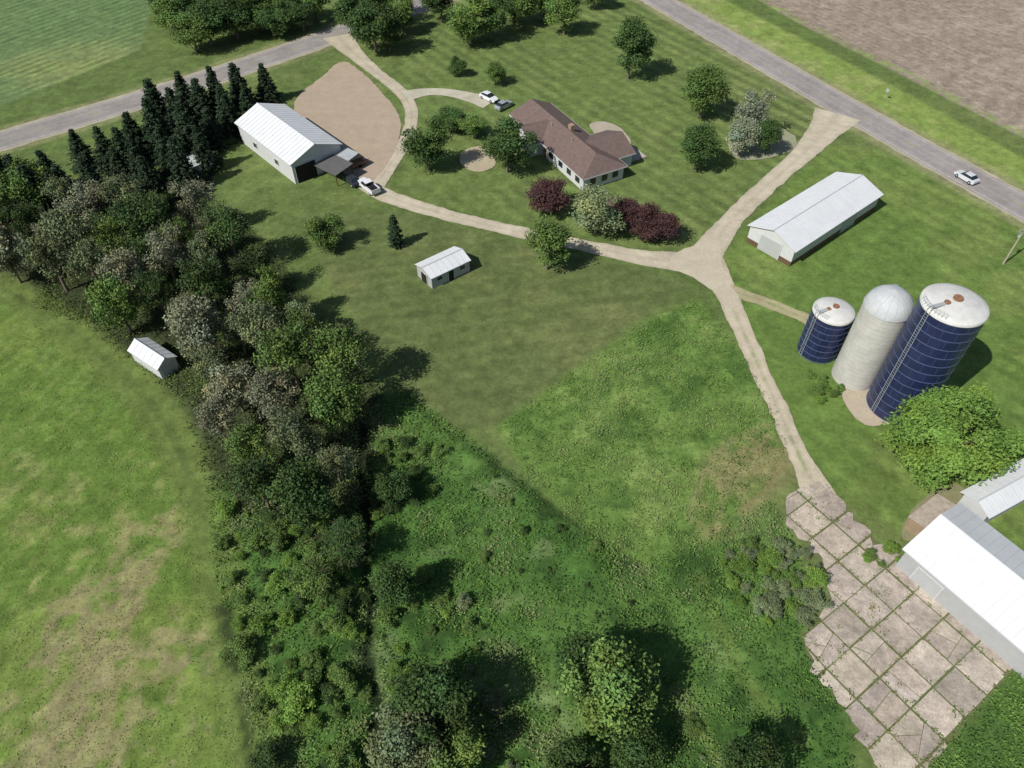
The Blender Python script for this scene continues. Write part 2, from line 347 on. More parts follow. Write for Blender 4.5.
for i in range(-14,14):
    for j in range(-14,14):
        u0=i*S;v0=j*S
        base_=[(du,u0+S),(-du,-u0),(dv,v0+S),(-dv,-v0)]
        cells=[base_]
        ctr_=du*(u0+S*rng.uniform(.3,.7))+dv*(v0+S*rng.uniform(.3,.7)); rv=rng.random()
        if rv<.45:
            t=rng.choice([0,math.pi/2])+rng.normal(0,.35); n=du*math.cos(t)+dv*math.sin(t); c=n@ctr_
            cells=[base_+[(n,c)],base_+[(-n,-c)]]
            if rv<.15:
                t+=math.pi/2+rng.normal(0,.3); n2=du*math.cos(t)+dv*math.sin(t); c2=n2@ctr_
                cells=[cells[0]+[(n2,c2)],cells[0]+[(-n2,-c2)],cells[1]]
        for ce in cells:
            pl=[q-o0 for q in zd]
            for kk,(n,c) in enumerate(ce):
                g=rng.uniform(.03,.15) if kk<4 else .03
                if len(pl)>2: pl=clip(pl,n,c-g)
            if len(pl)<3: continue
            pa=np.array(pl); ar=abs(np.sum(pa[:,0]*np.roll(pa[:,1],-1)-pa[:,1]*np.roll(pa[:,0],-1)))/2
            if ar<.35: continue
            i0=len(cv); zz_=.05+rng.uniform(0,.03); t=rng.uniform(.80,1.04); cb=lin((190,178,164))*K*t*np.array([1,rng.uniform(.98,1.02),rng.uniform(.95,1.03)])
            for q in pl: cv.append((q[0]+o0[0],q[1]+o0[1],zz_)); ccol.append(cb*rng.uniform(.80,1.02))
            cf.append(tuple(range(i0,len(cv))))
me=bpy.data.meshes.new('concrete_yard'); me.from_pydata(cv,[],cf); me.materials.append(m_conc)
at=me.color_attributes.new(name='Col',type='FLOAT_COLOR',domain='POINT'); at.data.foreach_set('color',np.column_stack([np.array(ccol),np.ones(len(cv))]).astype(np.float32).ravel())
me.update()
if me.polygons[0].normal.z<0: me.flip_normals()
yard=add('concrete_yard',me)
polysheet('yard_soil',YPX,(104,110,72),m_gravel,.3,z=.03)
# ---------------- buildings
W_roof=flat('white_metal_roof',(217,220,222),.55,.06,.4,0,.15); W_wall=flat('white_siding',(202,204,204),.6,.06,.8)
G_wall=flat('grey_siding',(172,174,174),.6,.06,.8); M_glass=flat('window_glass',(40,46,54),.15,.1,1,0,.6); M_dark=flat('dark_opening',(38,36,34),.8)
M_brown=flat('brown_shingles',(112,96,90),.9,.18,1.5); M_rib=flat('roof_rib',(192,197,200),.5,.04); M_trim=flat('brown_trim',(104,84,66),.7)
M_tan=flat('tan_boards',(156,136,112),.8,.15,2); M_rust=flat('rusty_metal',(140,104,80),.8,.3,3); M_door=flat('garage_door',(178,180,180),.6,.05)
M_tanroof=flat('weathered_tan_roof',(172,160,146),.8,.25,1.5)
M_grey=flat('grey_metal_roof',(180,190,186),.5,.12,.8); M_galv=flat('galvanised_metal',(172,178,180),.5,.12,1,.1)
def bframe(A,B,Cc,z):
    A=np.array(G(*A,z));B=np.array(G(*B,z));Cc=np.array(G(*Cc,z))
    v=Cc-A; L=np.hypot(*v); v/=L; u=np.array([-v[1],v[0]]); w=(B-A)@u
    if w<0: u=-u; w=-w
    ctr=A+v*L/2+u*w/2; return ctr,v,L,w
def barn(name,A,B,Cc,eave,ridge,roofm=W_roof,wallm=W_wall,oh=.4,doors=(),rib=1.0,trim=None,ribs=True):
    ctr,v,L,w=bframe(A,B,Cc,eave); rz=math.atan2(v[1],v[0])-math.pi/2
    e=empty(name,(ctr[0],ctr[1],0),rz); hw=w/2-oh; hl=L/2-oh; rh=ridge
    b=MB(); 
    b.face([(-hw,-hl,0),(hw,-hl,0),(hw,-hl,eave),(0,-hl,rh),(-hw,-hl,eave)]); b.face([(hw,hl,0),(-hw,hl,0),(-hw,hl,eave),(0,hl,rh),(hw,hl,eave)])
    b.face([(-hw,hl,0),(-hw,-hl,0),(-hw,-hl,eave),(-hw,hl,eave)]); b.face([(hw,-hl,0),(hw,hl,0),(hw,hl,eave),(hw,-hl,eave)])
    b.obj('walls',[wallm],e)
    if trim:
        t=MB(); 
        for s in(-1,1): t.box(s*hw-.03,s*hw+.03,-hl,hl,0,.9)
        t.box(-hw,hw,-hl-.05,-hl-.003,0,.9); t.obj('wainscot',[trim],e)
    r=MB(); k=(rh-eave)/hw; W=hw+oh; ze=rh-k*W+.06; zr=rh+.06; H=hl+oh
    for s in(-1,1):
        p=[(0,-H,zr),(s*W,-H,ze),(s*W,H,ze),(0,H,zr)]
        if s<0: p=p[::-1]
        r.slab(p,.08)
        if ribs:
            n=int(2*H/rib)
            for i in range(1,n):
                yy=-H+i*2*H/n
                q=[(s*.12,yy-.025,zr-k*.12+.04),(s*W,yy-.025,ze+.04),(s*W,yy+.025,ze+.04),(s*.12,yy+.025,zr-k*.12+.04)]
                if s<0:q=q[::-1]
                r.slab(q,.05,1)
        r.box(s*W-.04,s*W+.04,-H,H,ze-.16,ze-.02,1)
    r.cyl((0,-H,zr),(0,H,zr),.09,.09,8,1); r.obj('roof',[roofm,M_rib],e)
    d=MB()
    for (side,pos,wd,hh,z0,mi) in doors:
        fr=.1
        if side in('f','b'):
            pos=max(-hw+wd/2+.2,min(hw-wd/2-.2,pos))
            yy=-hl if side=='f' else hl; s=-1 if side=='f' else 1
            y0,y1=sorted((yy+s*.055,yy+s*.08)); d.box(pos-wd/2,pos+wd/2,y0,y1,z0,z0+hh,mi)
            y0,y1=sorted((yy+s*.055,yy+s*.11))
            d.box(pos-wd/2-fr,pos-wd/2,y0,y1,z0,z0+hh,3); d.box(pos+wd/2,pos+wd/2+fr,y0,y1,z0,z0+hh,3); d.box(pos-wd/2-fr,pos+wd/2+fr,y0,y1,z0+hh,z0+hh+fr,3)
        else:
            pos=pos*hl
            xx=-hw if side=='l' else hw; s=-1 if side=='l' else 1
            x0,x1=sorted((xx+s*.035,xx+s*.08)); d.box(x0,x1,pos-wd/2,pos+wd/2,z0,z0+hh,mi)
            x0,x1=sorted((xx+s*.035,xx+s*.11)); d.box(x0,x1,pos-wd/2-fr,pos-wd/2,z0,z0+hh,3); d.box(x0,x1,pos+wd/2,pos+wd/2+fr,z0,z0+hh,3); d.box(x0,x1,pos-wd/2-fr,pos+wd/2+fr,z0+hh,z0+hh+fr,3)
    if doors: d.obj('doors_and_windows',[M_door,M_dark,M_glass,W_wall],e)
    return e,hw,hl
barn('garage_barn',(290,165),(340,142),(234,122),4.4,6.4,doors=[('f',-2.6,4.2,3.4,0,1),('f',3,3.6,3.2,0,0),('r',-.4,4,3.4,0,0),('r',.3,4,3.4,0,0),('l',.4,1.2,1,1.5,2),('l',-.4,1.2,1,1.5,2)],rib=1.1)
barn('white_pole_barn',(796,252),(744,227),(884,194),3.4,4.9,doors=[('f',0,4,2.9,0,0),('l',-.4,4.5,2.8,0,0),('r',.3,4,2.8,0,0)],trim=M_trim,rib=1.2)
barn('garden_shed',(431,279),(413,265),(471,260),2.3,3.1,doors=[('f',0,1.6,1.9,0,1),('l',-.6,1,.7,1.2,2),('l',.6,1,.7,1.2,2),('r',-.6,1,.7,1.2,2),('r',0,1,2,0,1),('r',.6,1,.7,1.2,2)],oh=.2,wallm=G_wall)
barn('small_white_shed',(157,370),(178,357),(127,350),2.4,3.3,oh=.2,doors=[('f',0,2,2,0,0)])
barn('small_green_roof_shed',(176,172),(171,160),(214,160),2.2,2.9,roofm=M_grey,oh=.2,doors=[('f',0,1.4,1.9,0,1)])
barn('metal_barn',(903,548),(957,499),(1062,684),3.8,5.9,doors=[('f',0,3,3,0,1),('l',-.75,3,2.6,0,1),('l',-.4,1,2,0,0),('r',-.6,3,2.6,0,0),('l',-.1,1.2,.9,1.4,2),('l',.3,1.2,.9,1.4,2)],rib=1.0,wallm=G_wall)
barn('metal_barn_wing',(990,518),(960,492),(1062,478),3.2,3.9,rib=1.0)
e=empty('lean_to_shed',(*G(926,524),0),math.atan2(dv[1],dv[0])-math.pi/2)
b=MB(); b.box(-2.6,2.6,-1.2,1.0,0,2.1); b.obj('walls',[M_tan],e)
b=MB(); b.slab([(-2.9,-1.5,2.2),(2.8,-1.5,2.2),(2.8,1.1,2.7),(-2.9,1.1,2.7)],.08,0)
b.obj('roof',[M_tanroof],e)
# house
ctr,v,L,w=bframe((583,180),(622,161),(509,114),2.8); rz=math.atan2(v[1],v[0])-math.pi/2
hs=empty('farmhouse',(ctr[0],ctr[1],0),rz)
def hip(b,x0,x1,y0,y1,ze,zr,h0,h1,m=0):
    cx=(x0+x1)/2
    a=(x0,y0,ze);bb=(x1,y0,ze);c=(x1,y1,ze);d_=(x0,y1,ze);r0=(cx,y0+h0,zr);r1=(cx,y1-h1,zr)
    b.face([a,bb,r0],m);b.face([bb,c,r1,r0],m);b.face([c,d_,r1],m);b.face([d_,a,r0,r1],m);b.face([d_,c,bb,a],m)
    for x in(x0,x1): b.box(x-.06,x+.06,y0,y1,ze-.22,ze-.004,1)
    for yy in(y0,y1): b.box(x0+.07,x1-.07,yy-.05,yy+.05,ze-.22,ze-.004,1)
hw=w/2;hl=L/2
b=MB(); b.box(-hw+.5,hw-.5,-hl+.5,hl-.5,0,2.75)
b.box(hw-.5,hw+3.5,-hl+3.5,-hl+12.5,0,2.74); b.box(-hw-1.8,-hw+.5,1.5,8.5,0,2.74)
b.obj('walls',[W_wall],hs)
r=MB(); hip(r,-hw,hw,-hl,hl,2.8,5.1,3.6,.4)
r.obj('roof_main',[M_brown,W_wall],hs)
def cross(x0,x1,y0,y1,ze,zr,name):
    b=MB(); cy=(y0+y1)/2
    xi=x0 if abs(x0)>abs(x1) else x1; xo=x1 if xi==x0 else x0
    b.face([(xi,y0,ze),(xo,y0,ze),(xo,cy,zr),(xi,cy,zr)]); b.face([(xi,cy,zr),(xo,cy,zr),(xo,y1,ze),(xi,y1,ze)]); b.face([(xi*.94,y0+.4,ze),(xi*.94,cy,zr-.12),(xi*.94,y1-.4,ze)],1)
    b.box(min(xi,xo),max(xi,xo),y0-.05,y0+.05,ze-.22,ze-.004,1); b.box(min(xi,xo),max(xi,xo),y1-.05,y1+.05,ze-.22,ze-.004,1)
    b.obj(name,[M_brown,W_wall],hs)
cross(hw+4,0,-hl+3,-hl+13,2.81,4.9,'roof_back_wing'); cross(-hw-2.3,0,1,9,2.82,4.7,'roof_front_gable')
d=MB()
for yy in(-hl+2.5,-hl+5.5,-hl+8.5,-2):
    d.box(-hw+.42,-hw+.497,yy-.7,yy+.7,.9,2.1,0); d.box(hw-.497,hw-.42,yy-.7,yy+.7,.9,2.1,0)
for xx in(-2.4,.2,2.6): d.box(xx-.6,xx+.6,-hl+.42,-hl+.497,.9,2.1,0)
d.box(-hw+.4,-hw+.497,-.3,.8,0,2.1,1); d.box(-hw-1.9,-hw-1.804,2.5,7.5,0,2.2,2)
d.obj('windows_and_doors',[M_glass,M_trim,M_door],hs)
c=MB(); c.box(.4,1.3,-1,0,4.2,5.8); c.cyl((-1.5,3,4.4),(-1.5,3,5.2),.08,.08,8,1); c.cyl((-1.2,-4,4.4),(-1.2,-4,5.2),.08,.08,8,1); c.obj('chimney',[M_tan,M_galv],hs)
b=MB(); b.box(hw+3.5,hw+8,-hl+4.5,-hl+11,0.03,.18); b.obj('patio',[flat('patio_stone',(178,170,160),.9,.1,2)],hs)
e=empty('patio_table',(*G(626,148),.18),.4); b=MB(); b.cyl((0,0,.7),(0,0,.75),.7,.7,16); b.cyl((0,0,0),(0,0,.7),.06,.06,8); b.obj('table',[M_galv],e)
# carport by garage
ctr=G(334,176); e=empty('carport_canopy',(*ctr,0),math.radians(-38))
b=MB()
for sx in(-3.2,3.2):
    for sy in(-2,2): b.box(sx-.08,sx+.08,sy-.08,sy+.08,0,2.5)
b.obj('posts',[M_trim],e); b=MB(); b.slab([(-3.5,-2.3,2.5),(3.5,-2.3,2.5),(3.5,2.3,2.9),(-3.5,2.3,2.9)],.12); b.obj('roof',[flat('dark_canopy',(96,96,96),.7,.2,2)],e)
b=MB(); b.slab([(-1.5,2.5,2.8),(2,2.5,2.8),(2,5.2,3.2),(-1.5,5.2,3.2)],.1); b.obj('roof_back',[M_galv],e)
# silos
M_blue=flat('blue_enamel_steel',(34,42,76),.35,.3,.7,0,.5); M_band=flat('pale_seam_band',(78,90,124),.5,.25,2); M_cap=flat('silo_white_cap',(206,206,202),.6,.12,1)
M_conc2=flat('concrete_staves',(188,187,180),.9,.12,.8); M_hoop=flat('steel_hoops',(166,164,156),.7,.2,2)
def blue_silo(name,px,h,r,topz=1.0,nb=12):
    e=empty(name,(*G(*px),0),math.radians(200))
    b=MB(); b.lathe([(r,0),(r,h)],56); b.obj('shell',[M_blue],e,smooth=True)
    b=MB()
    for i in range(nb+1):
        z=h*i/nb; z=min(max(z,.1),h-.06); b.lathe([(r+.003,z-.05),(r+.05,z-.045),(r+.05,z+.045),(r+.003,z+.05)],56)
    for k in range(14):
        for i in range(nb):
            t=2*math.pi*(k+(i%2)*.5)/14; z0=h*i/nb+.1; z1=h*(i+1)/nb-.1; c_,s_=math.cos(t),math.sin(t); q=.015
            b.hexa([((r-.02)*c_+q*s_,(r-.02)*s_-q*c_,z0),((r+.02)*c_+q*s_,(r+.02)*s_-q*c_,z0),((r+.02)*c_-q*s_,(r+.02)*s_+q*c_,z0),((r-.02)*c_-q*s_,(r-.02)*s_+q*c_,z0)],
                   [((r-.02)*c_+q*s_,(r-.02)*s_-q*c_,z1),((r+.02)*c_+q*s_,(r+.02)*s_-q*c_,z1),((r+.02)*c_-q*s_,(r+.02)*s_+q*c_,z1),((r-.02)*c_-q*s_,(r-.02)*s_+q*c_,z1)],0)
    b.obj('seams',[M_band],e)
    b=MB(); b.lathe([(r+.06,h-.35),(r+.06,h),(r*.98,h+.12),(r*.8,h+.4*topz),(r*.5,h+.75*topz),(r*.2,h+.92*topz),(0.01,h+.95*topz)],56); b.obj('roof_cap',[M_cap],e,smooth=True)
    b=MB(); b.cyl((0,0,h+.8*topz),(0,0,h+1.3*topz),r*.15,r*.15,12,0)
    b.cyl((r*.4,0,h+.6*topz),(r*.4,0,h+.9*topz+.1),r*.1,r*.1,10,0); b.box(r*.1,r*.98,-.25,.25,h+.78*topz,h+.86*topz,1)
    for k in range(10):
        t=-.55+k*.12; b.cyl((r*math.cos(t),r*math.sin(t),h),(r*math.cos(t),r*math.sin(t),h+1.0),.02,.02,6,1)
    for k in range(9):
        t=-.55+k*.12
        for zz_ in(.5,1.0): b.cyl((r*math.cos(t),r*math.sin(t),h+zz_),(r*math.cos(t+.12),r*math.sin(t+.12),h+zz_),.02,.02,6,1)
    b.obj('hatch_and_platform',[M_rust,M_galv],e)
    b=MB()
    for s in(-.25,.25): b.cyl((r+.2,s,0),(r+.2,s,h+1),.03,.03,6)
    for k in range(int(h/.4)): b.cyl((r+.2,-.25,.3+k*.4),(r+.2,.25,.3+k*.4),.015,.015,5)
    b.obj('ladder',[M_galv],e); return e
blue_silo('blue_silo',(895,405),18.4,3.75,.8,13)
blue_silo('blue_silo',(817,350),7.8,2.8,.7,7)
e=empty('concrete_silo',(*G(853,376),0),math.radians(60)); r=2.95;h=13.2
b=MB(); b.lathe([(r,0),(r,h)],48); b.obj('staves',[M_conc2],e,smooth=True)
b=MB()
for i in range(18): z=.4+i*.72; b.lathe([(r+.002,z-.02),(r+.02,z-.015),(r+.02,z+.015),(r+.002,z+.02)],48)
b.obj('hoops',[M_hoop],e)
b=MB(); b.lathe([(r+.1,h-.1),(r+.1,h+.1),(r*.97,h+.7),(r*.85,h+1.45),(r*.62,h+2.1),(r*.33,h+2.5),(.01,h+2.65)],48); b.obj('dome_roof',[flat('dome_metal',(186,190,192),.6,.12,.8)],e,smooth=True)
b=MB(); 
for k in range(16):
    t=2*math.pi*k/16
    for (r0,z0),(r1,z1) in zip([(r+.1,h+.1),(r*.97,h+.7),(r*.85,h+1.45),(r*.62,h+2.1)],[(r*.97,h+.7),(r*.85,h+1.45),(r*.62,h+2.1),(r*.33,h+2.5)]):
        b.cyl((r0*math.cos(t),r0*math.sin(t),z0),(r1*math.cos(t),r1*math.sin(t),z1),.025,.025,5)
b.obj('dome_ribs',[M_galv],e)
b=MB(); b.cyl((r+.45,0,0),(r+.45,0,h+.8),.5,.5,12); b.obj('chute',[M_galv],e)
# ---------------- vegetation
bark=flat('bark',(120,110,94),.9,.2,3)
LM={'green':leafmat('leaves_green',(98,124,62)),'dark':leafmat('leaves_dark_green',(68,92,48)),'grey':leafmat('leaves_grey_green',(116,130,92)),
 'mauve':leafmat('leaves_greyish',(130,134,106)),'bright':leafmat('leaves_bright',(120,152,70),trans=.2),'purple':leafmat('leaves_purple',(82,58,56)),'conifer':leafmat('needles',(50,68,46)),
 'silver':leafmat('leaves_silver',(138,148,120)),'weed':leafmat('weed_leaves',(110,146,66),0,0)}
def quadset(c,s,nb,asp=.6):
    n=len(c); nr=rng.normal(size=(n,3))+nb; nr/=np.linalg.norm(nr,axis=1)[:,None]
    t=np.cross(nr,rng.normal(size=(n,3))); t/=np.linalg.norm(t,axis=1)[:,None]; b=np.cross(nr,t)
    s=s[:,None]
    V=np.stack([c-t*s*.5,c-b*s*.5*asp,c+t*s*.5,c+b*s*.5*asp],1).reshape(-1,3)
    return V,np.arange(4*n).reshape(n,4)
def limbs(segs,n=6):
    V=[];Qq=[]
    for p0,p1,r0,r1 in segs:
        p0=np.array(p0,float);p1=np.array(p1,float);d=p1-p0;d/=np.linalg.norm(d)+1e-9
        a=np.cross(d,[.3,.9,.1]);a/=np.linalg.norm(a);b=np.cross(d,a);i=len(V)
        for p,r in((p0,r0),(p1,r1)):
            for k in range(n): t=2*math.pi*k/n; V.append(p+a*r*math.cos(t)+b*r*math.sin(t))
        for k in range(n): Qq.append((i+k,i+(k+1)%n,i+n+(k+1)%n,i+n+k))
    return np.array(V),np.array(Qq)
def tree_data(kind,seed):
    global rng
    rng=np.random.default_rng(seed); segs=[]
    C_=[];S_=[];Nb=[];L_=[]
    if kind in('round','open','shrub','broad'):
        H,R=10.0,4.0
        zc_={'round':5.7,'open':6.3,'shrub':4.6,'broad':5.6}[kind]; rzv={'round':4.2,'open':3.8,'shrub':4.8,'broad':4.2}[kind]
        ncl={'round':38,'open':28,'shrub':22,'broad':80}[kind]; per={'round':230,'open':170,'shrub':170,'broad':300}[kind]; rc0={'round':1.2,'open':1.1,'shrub':1.3,'broad':.8}[kind]
        ls={'round':.36,'open':.33,'shrub':.5,'broad':.23}[kind]
        top=np.array([rng.normal(0,.2),rng.normal(0,.2),zc_-.5])
        mid=np.array([rng.normal(0,.1),rng.normal(0,.1),2.2])
        segs+=[((0,0,-.3),mid,.28,.2),(mid,top,.2,.12)]
        for k in range(ncl):
            dd=rng.normal(size=3); dd[2]=dd[2]*.9+.15; dd/=np.linalg.norm(dd); rr=rng.uniform(.55,1.0) if k>3 else rng.uniform(0,.4)
            lump=rng.uniform(.88,1.18)
            rc=rc0*rng.uniform(.65,1.35)
            c=np.array([dd[0]*(R-rc*.7),dd[1]*(R-rc*.7),dd[2]*(rzv-rc*.6)])*rr*lump+np.array([0,0,zc_])
            if k%2==0 or kind=='open':
                st_=mid+(top-mid)*rng.uniform(0,1); md=(st_+c)/2+np.array([0,0,.3]); segs+=[(st_,md,.09,.06),(md,c,.06,.03)]
                if kind=='open':
                    for q in range(3):
                        e2=dd+rng.normal(0,.45,3); e2/=np.linalg.norm(e2); segs+=[(c,c+e2*rc*rng.uniform(1.1,1.6),.035,.012)]
            n=int(per*(rc/rc0)**2); d2=rng.normal(size=(n,3)); d2/=np.linalg.norm(d2,axis=1)[:,None]; d2[:,2]=d2[:,2]*.8
            rad=rc*(1-.55*rng.random(n)**2.0)*(1+.2*rng.normal(size=n)); C_.append(c+d2*rad[:,None]); S_.append(ls*rng.uniform(.6,1.3,n)); Nb.append(d2*1.1+np.array([0,0,.4]))
            br=rng.uniform(.74,1.26); hue=rng.normal(0,.06); l=br*rng.uniform(.8,1.2,n)
            L_.append(np.stack([l*(1+hue),l,l*(1-hue)],1))
    elif kind in('conifer','column'):
        H=10.0;R=2.2 if kind=='conifer' else 1.0; segs.append(((0,0,-.3),(0,0,9.7),.2,.02))
        nl=26
        for i in range(nl):
            z=.5+9.2*i/nl; rad=R*(1-(z/10)**(1.0 if kind=='conifer' else 3))*rng.uniform(.8,1.15)+.12
            nb_=int(7+6*rad)
            for k in range(nb_):
                t=rng.uniform(0,6.28); rl=rad*rng.uniform(.6,1.3); m=int(10+rl*16); f=rng.random(m)**.7
                dr=np.array([math.cos(t),math.sin(t),0]); sp=rng.normal(0,.13,(m,3))*(1.2-f[:,None]*.5)
                c=dr*f[:,None]*rl+np.array([0,0,z])+np.array([0,0,-.25])*(f[:,None]*rl)+sp
                C_.append(c);S_.append(rng.uniform(.2,.42,m));Nb.append(np.tile(dr*.5+np.array([0,0,1.0]),(m,1)))
                l=rng.uniform(.7,1.3)*rng.uniform(.8,1.2,m); L_.append(np.stack([l,l,l],1))
                if k%3==0: segs.append(((0,0,z),tuple(dr*rl*.8+np.array([0,0,z-.2*rl])),.04,.01))
    c=np.vstack(C_);V2,Q2=quadset(c,np.concatenate(S_),np.vstack(Nb)); V1,Q1=limbs(segs,5)
    V=np.vstack([V1,V2]);Qq=np.vstack([Q1,Q2+len(V1)])
    cc=np.vstack([np.ones((len(V1),3)),np.repeat(np.vstack(L_),4,0)]); mi=np.r_[np.zeros(len(Q1)),np.ones(len(Q2))]
    return V,Qq,cc,mi
_td={};_tm={}
def hash_(s): return {'round':1,'open':2,'shrub':3,'broad':4,'conifer':5,'column':6}[s]
def tree(kind,px,H,R,mat,name='deciduous_tree',var=None,world=None,parent=None,zf=.58):
    var=random.randrange(4 if kind in('round','open') else 2) if var is None else var
    if (kind,var) not in _td: _td[(kind,var)]=tree_data(kind,hash_(kind)*10+var)
    key=(kind,var,mat)
    if key not in _tm: V,Qq,cc,mi=_td[(kind,var)]; _tm[key]=npmesh(kind+'_'+mat,V,Qq,cc,mi,(bark,LM[mat]))
    base={'conifer':2.2,'column':1.0}.get(kind,4.0)
    p=G(px[0],px[1],H*zf) if world is None else world
    return add(name,_tm[key],parent,(p[0],p[1],0),random.uniform(0,6.28),(R/base*random.uniform(.93,1.07),R/base*random.uniform(.93,1.07),H/10))
T=tree
for (u,v,H,R,k,m) in [(632,44,13.5,5.2,'round','dark'),(706,88,11,5.2,'round','green'),(701,144,9.5,4.3,'round','dark'),(752,112,10.5,4.4,'open','silver'),(744,134,8,3.6,'round','silver'),(769,134,7.5,2.8,'round','dark'),
 (427,142,10,4.5,'round','dark'),(452,118,4.5,3.8,'round','dark'),(474,124,5,3.2,'round','green'),(507,143,10.5,4.8,'round','dark'),(550,195,6.5,4.6,'round','purple'),(598,210,8.5,4.8,'round','grey'),
 (628,210,5.5,2.8,'round','purple'),(654,222,6,4.3,'round','purple'),(548,242,9.5,4.1,'round','green'),(324,231,6.5,3.3,'round','green'),(495,72,5,2.8,'round','green'),(457,65,4.5,2.2,'round','dark'),
 (372,20,13,6,'round','dark'),(352,6,12,5,'round','dark'),(400,12,9,4.5,'round','green'),(378,-8,13,6,'round','green'),(388,32,8,4,'round','dark'),
 (468,18,11,6,'round','green'),(490,12,11,5.5,'round','dark'),(515,2,10,5.5,'round','green'),(565,10,10,5,'round','green'),(545,-4,10,5,'round','green'),(595,-12,9,4,'round','green'),(440,-2,10,5,'round','dark'),
 (183,5,10,6,'round','dark'),(205,20,10,5.5,'round','dark'),(190,30,9,5,'round','green'),(232,14,10,6,'round','dark'),(258,6,10,6,'round','green'),(165,-12,10,6,'round','dark'),(285,0,9,5.5,'round','dark'),(312,-2,9,5,'round','green'),(222,-12,10,6,'round','dark'),(245,-8,10,6,'round','dark'),(205,-4,10,6,'round','green'),(270,18,8,5,'round','dark'),(300,12,8,4.5,'round','dark'),(168,12,9,5,'round','green'),
 (434,700,10.5,3.7,'round','dark'),(405,745,9,3.6,'round','grey'),(612,690,11.5,4.3,'round','green'),(588,664,8.5,3.2,'round','dark'),(393,584,8,2.7,'round','dark'),(750,764,9,2.8,'round','dark'),(636,752,7,2.4,'round','dark'),(572,775,7,2.8,'round','dark'),(395,488,6,2.4,'round','dark'),(455,755,7,3,'round','green'),(345,545,7,2.8,'open','dark'),(310,580,6,2.4,'open','green')]:
    T(k,(u,v),H,R*1.04,m)
T('broad',(955,434),11.0,8.3,'bright','maple_tree',0)
T('column',(394,228),6.5,1.0,'conifer','columnar_evergreen')
for (u,v,H) in [(78,150,8),(106,150,9),(134,135,9),(157,110,13),(156,128,12),(178,116,11),(203,104,11),(220,95,11),(242,88,10),(265,84,9),(140,165,10),(165,150,11),(190,132,11),(52,172,9),(22,186,11),(6,176,10),(40,196,11),(230,112,10),(118,168,9),(90,180,10),(212,128,9),(66,190,10),(185,98,10),(248,104,9),(124,150,9),(-20,180,11),(-50,190,11),(150,185,11),(200,150,9),(100,200,10),(180,165,10)]:
    T('conifer',(u+rng.normal(0,2),v),H*rng.uniform(.88,1.1),H*rng.uniform(.29,.37),'conifer','spruce_tree',zf=.45)
bp=[G(u,v,6.5) for u,v in [(-150,150),(0,188),(70,188),(150,185),(210,198),(245,235),(290,285),(345,335),(368,385),(330,425),(335,500),(300,520),(245,470),(205,410),(215,375),(178,335),(110,308),(60,272),(0,262),(-150,190)]]
bp=np.array(bp); placed=[]; shed=np.array(G(155,362)); tries=0
rr_=random.Random(3)
while tries<9000 and len(placed)<92:
    tries+=1; q=np.array([rr_.uniform(bp[:,0].min(),bp[:,0].max()),rr_.uniform(bp[:,1].min(),bp[:,1].max())])
    if sdist(np.array([q[0]]),np.array([q[1]]),bp)[0]>0: continue
    if np.hypot(*(q-shed))<6: continue
    if any(np.hypot(*(q-o))<rr_.uniform(4.2,5.8) for o in placed): continue
    placed.append(q); H=rr_.uniform(7.5,13.5); R=H*rr_.uniform(.29,.38)
    dd=sdist(np.array([q[0]]),np.array([q[1]]),Z['clawn'])[0]
    m=rr_.choice(['grey','mauve','grey','mauve','green','dark']) if dd>13 else rr_.choice(['dark','green','dark','green','grey'])
    T(rr_.choice(['open','open','open','round']),None,H,R,m,'deciduous_tree',world=tuple(q))
th=empty('shrub_thicket',(0,0,0))
def thicket(poly,n,hr,mats,par,md=1.5):
    bp=np.array([G(u,v) for u,v in poly]); pl=[];t=0
    while len(pl)<n and t<n*60:
        t+=1; q=np.array([rr_.uniform(bp[:,0].min(),bp[:,0].max()),rr_.uniform(bp[:,1].min(),bp[:,1].max())])
        if sdist(np.array([q[0]]),np.array([q[1]]),bp)[0]>0 or any(np.hypot(*(q-o))<md for o in pl): continue
        pl.append(q); H=rr_.uniform(*hr); T('shrub',None,H,H*rr_.uniform(.4,.75),rr_.choice(mats),'shrub',world=tuple(q),parent=par)
thicket([(215,500),(290,520),(345,520),(350,600),(350,700),(355,790),(275,790),(250,690),(232,600)],62,(.8,3.4),['green','bright','green','bright','dark'],th)
thicket([(350,500),(385,500),(395,790),(360,790)],10,(.6,1.4),['green','dark','bright'],th,1.8)
thicket([(385,560),(450,560),(480,640),(520,790),(395,790)],32,(.8,2.4),['green','grey','bright','green'],th,2)
thicket([(715,560),(760,540),(815,560),(820,600),(795,635),(745,620)],30,(1.0,2.4),['grey','green','bright','grey'],th,1.3)
thicket([(375,440),(440,450),(430,520),(380,520)],14,(1,2.2),['green','dark'],th,1.6)
thicket([(560,640),(700,690),(720,790),(540,790)],16,(.8,1.8),['green','grey'],th,2)
thicket([(800,375),(850,380),(850,400),(815,405)],7,(.8,1.6),['bright','green'],th,1.2)
thicket([(905,552),(1010,642),(1000,650),(895,562)],12,(.6,1.3),['bright','green'],th,1.2)
thicket([(180,150),(240,140),(230,195),(160,190)],8,(1.5,3),['dark','green'],th,2)
thicket([(862,560),(890,545),(880,570)],4,(.8,1.6),['bright','green'],th,1)
thicket([(460,450),(620,560),(640,640),(480,560)],14,(.6,1.4),['green','dark'],th,3)
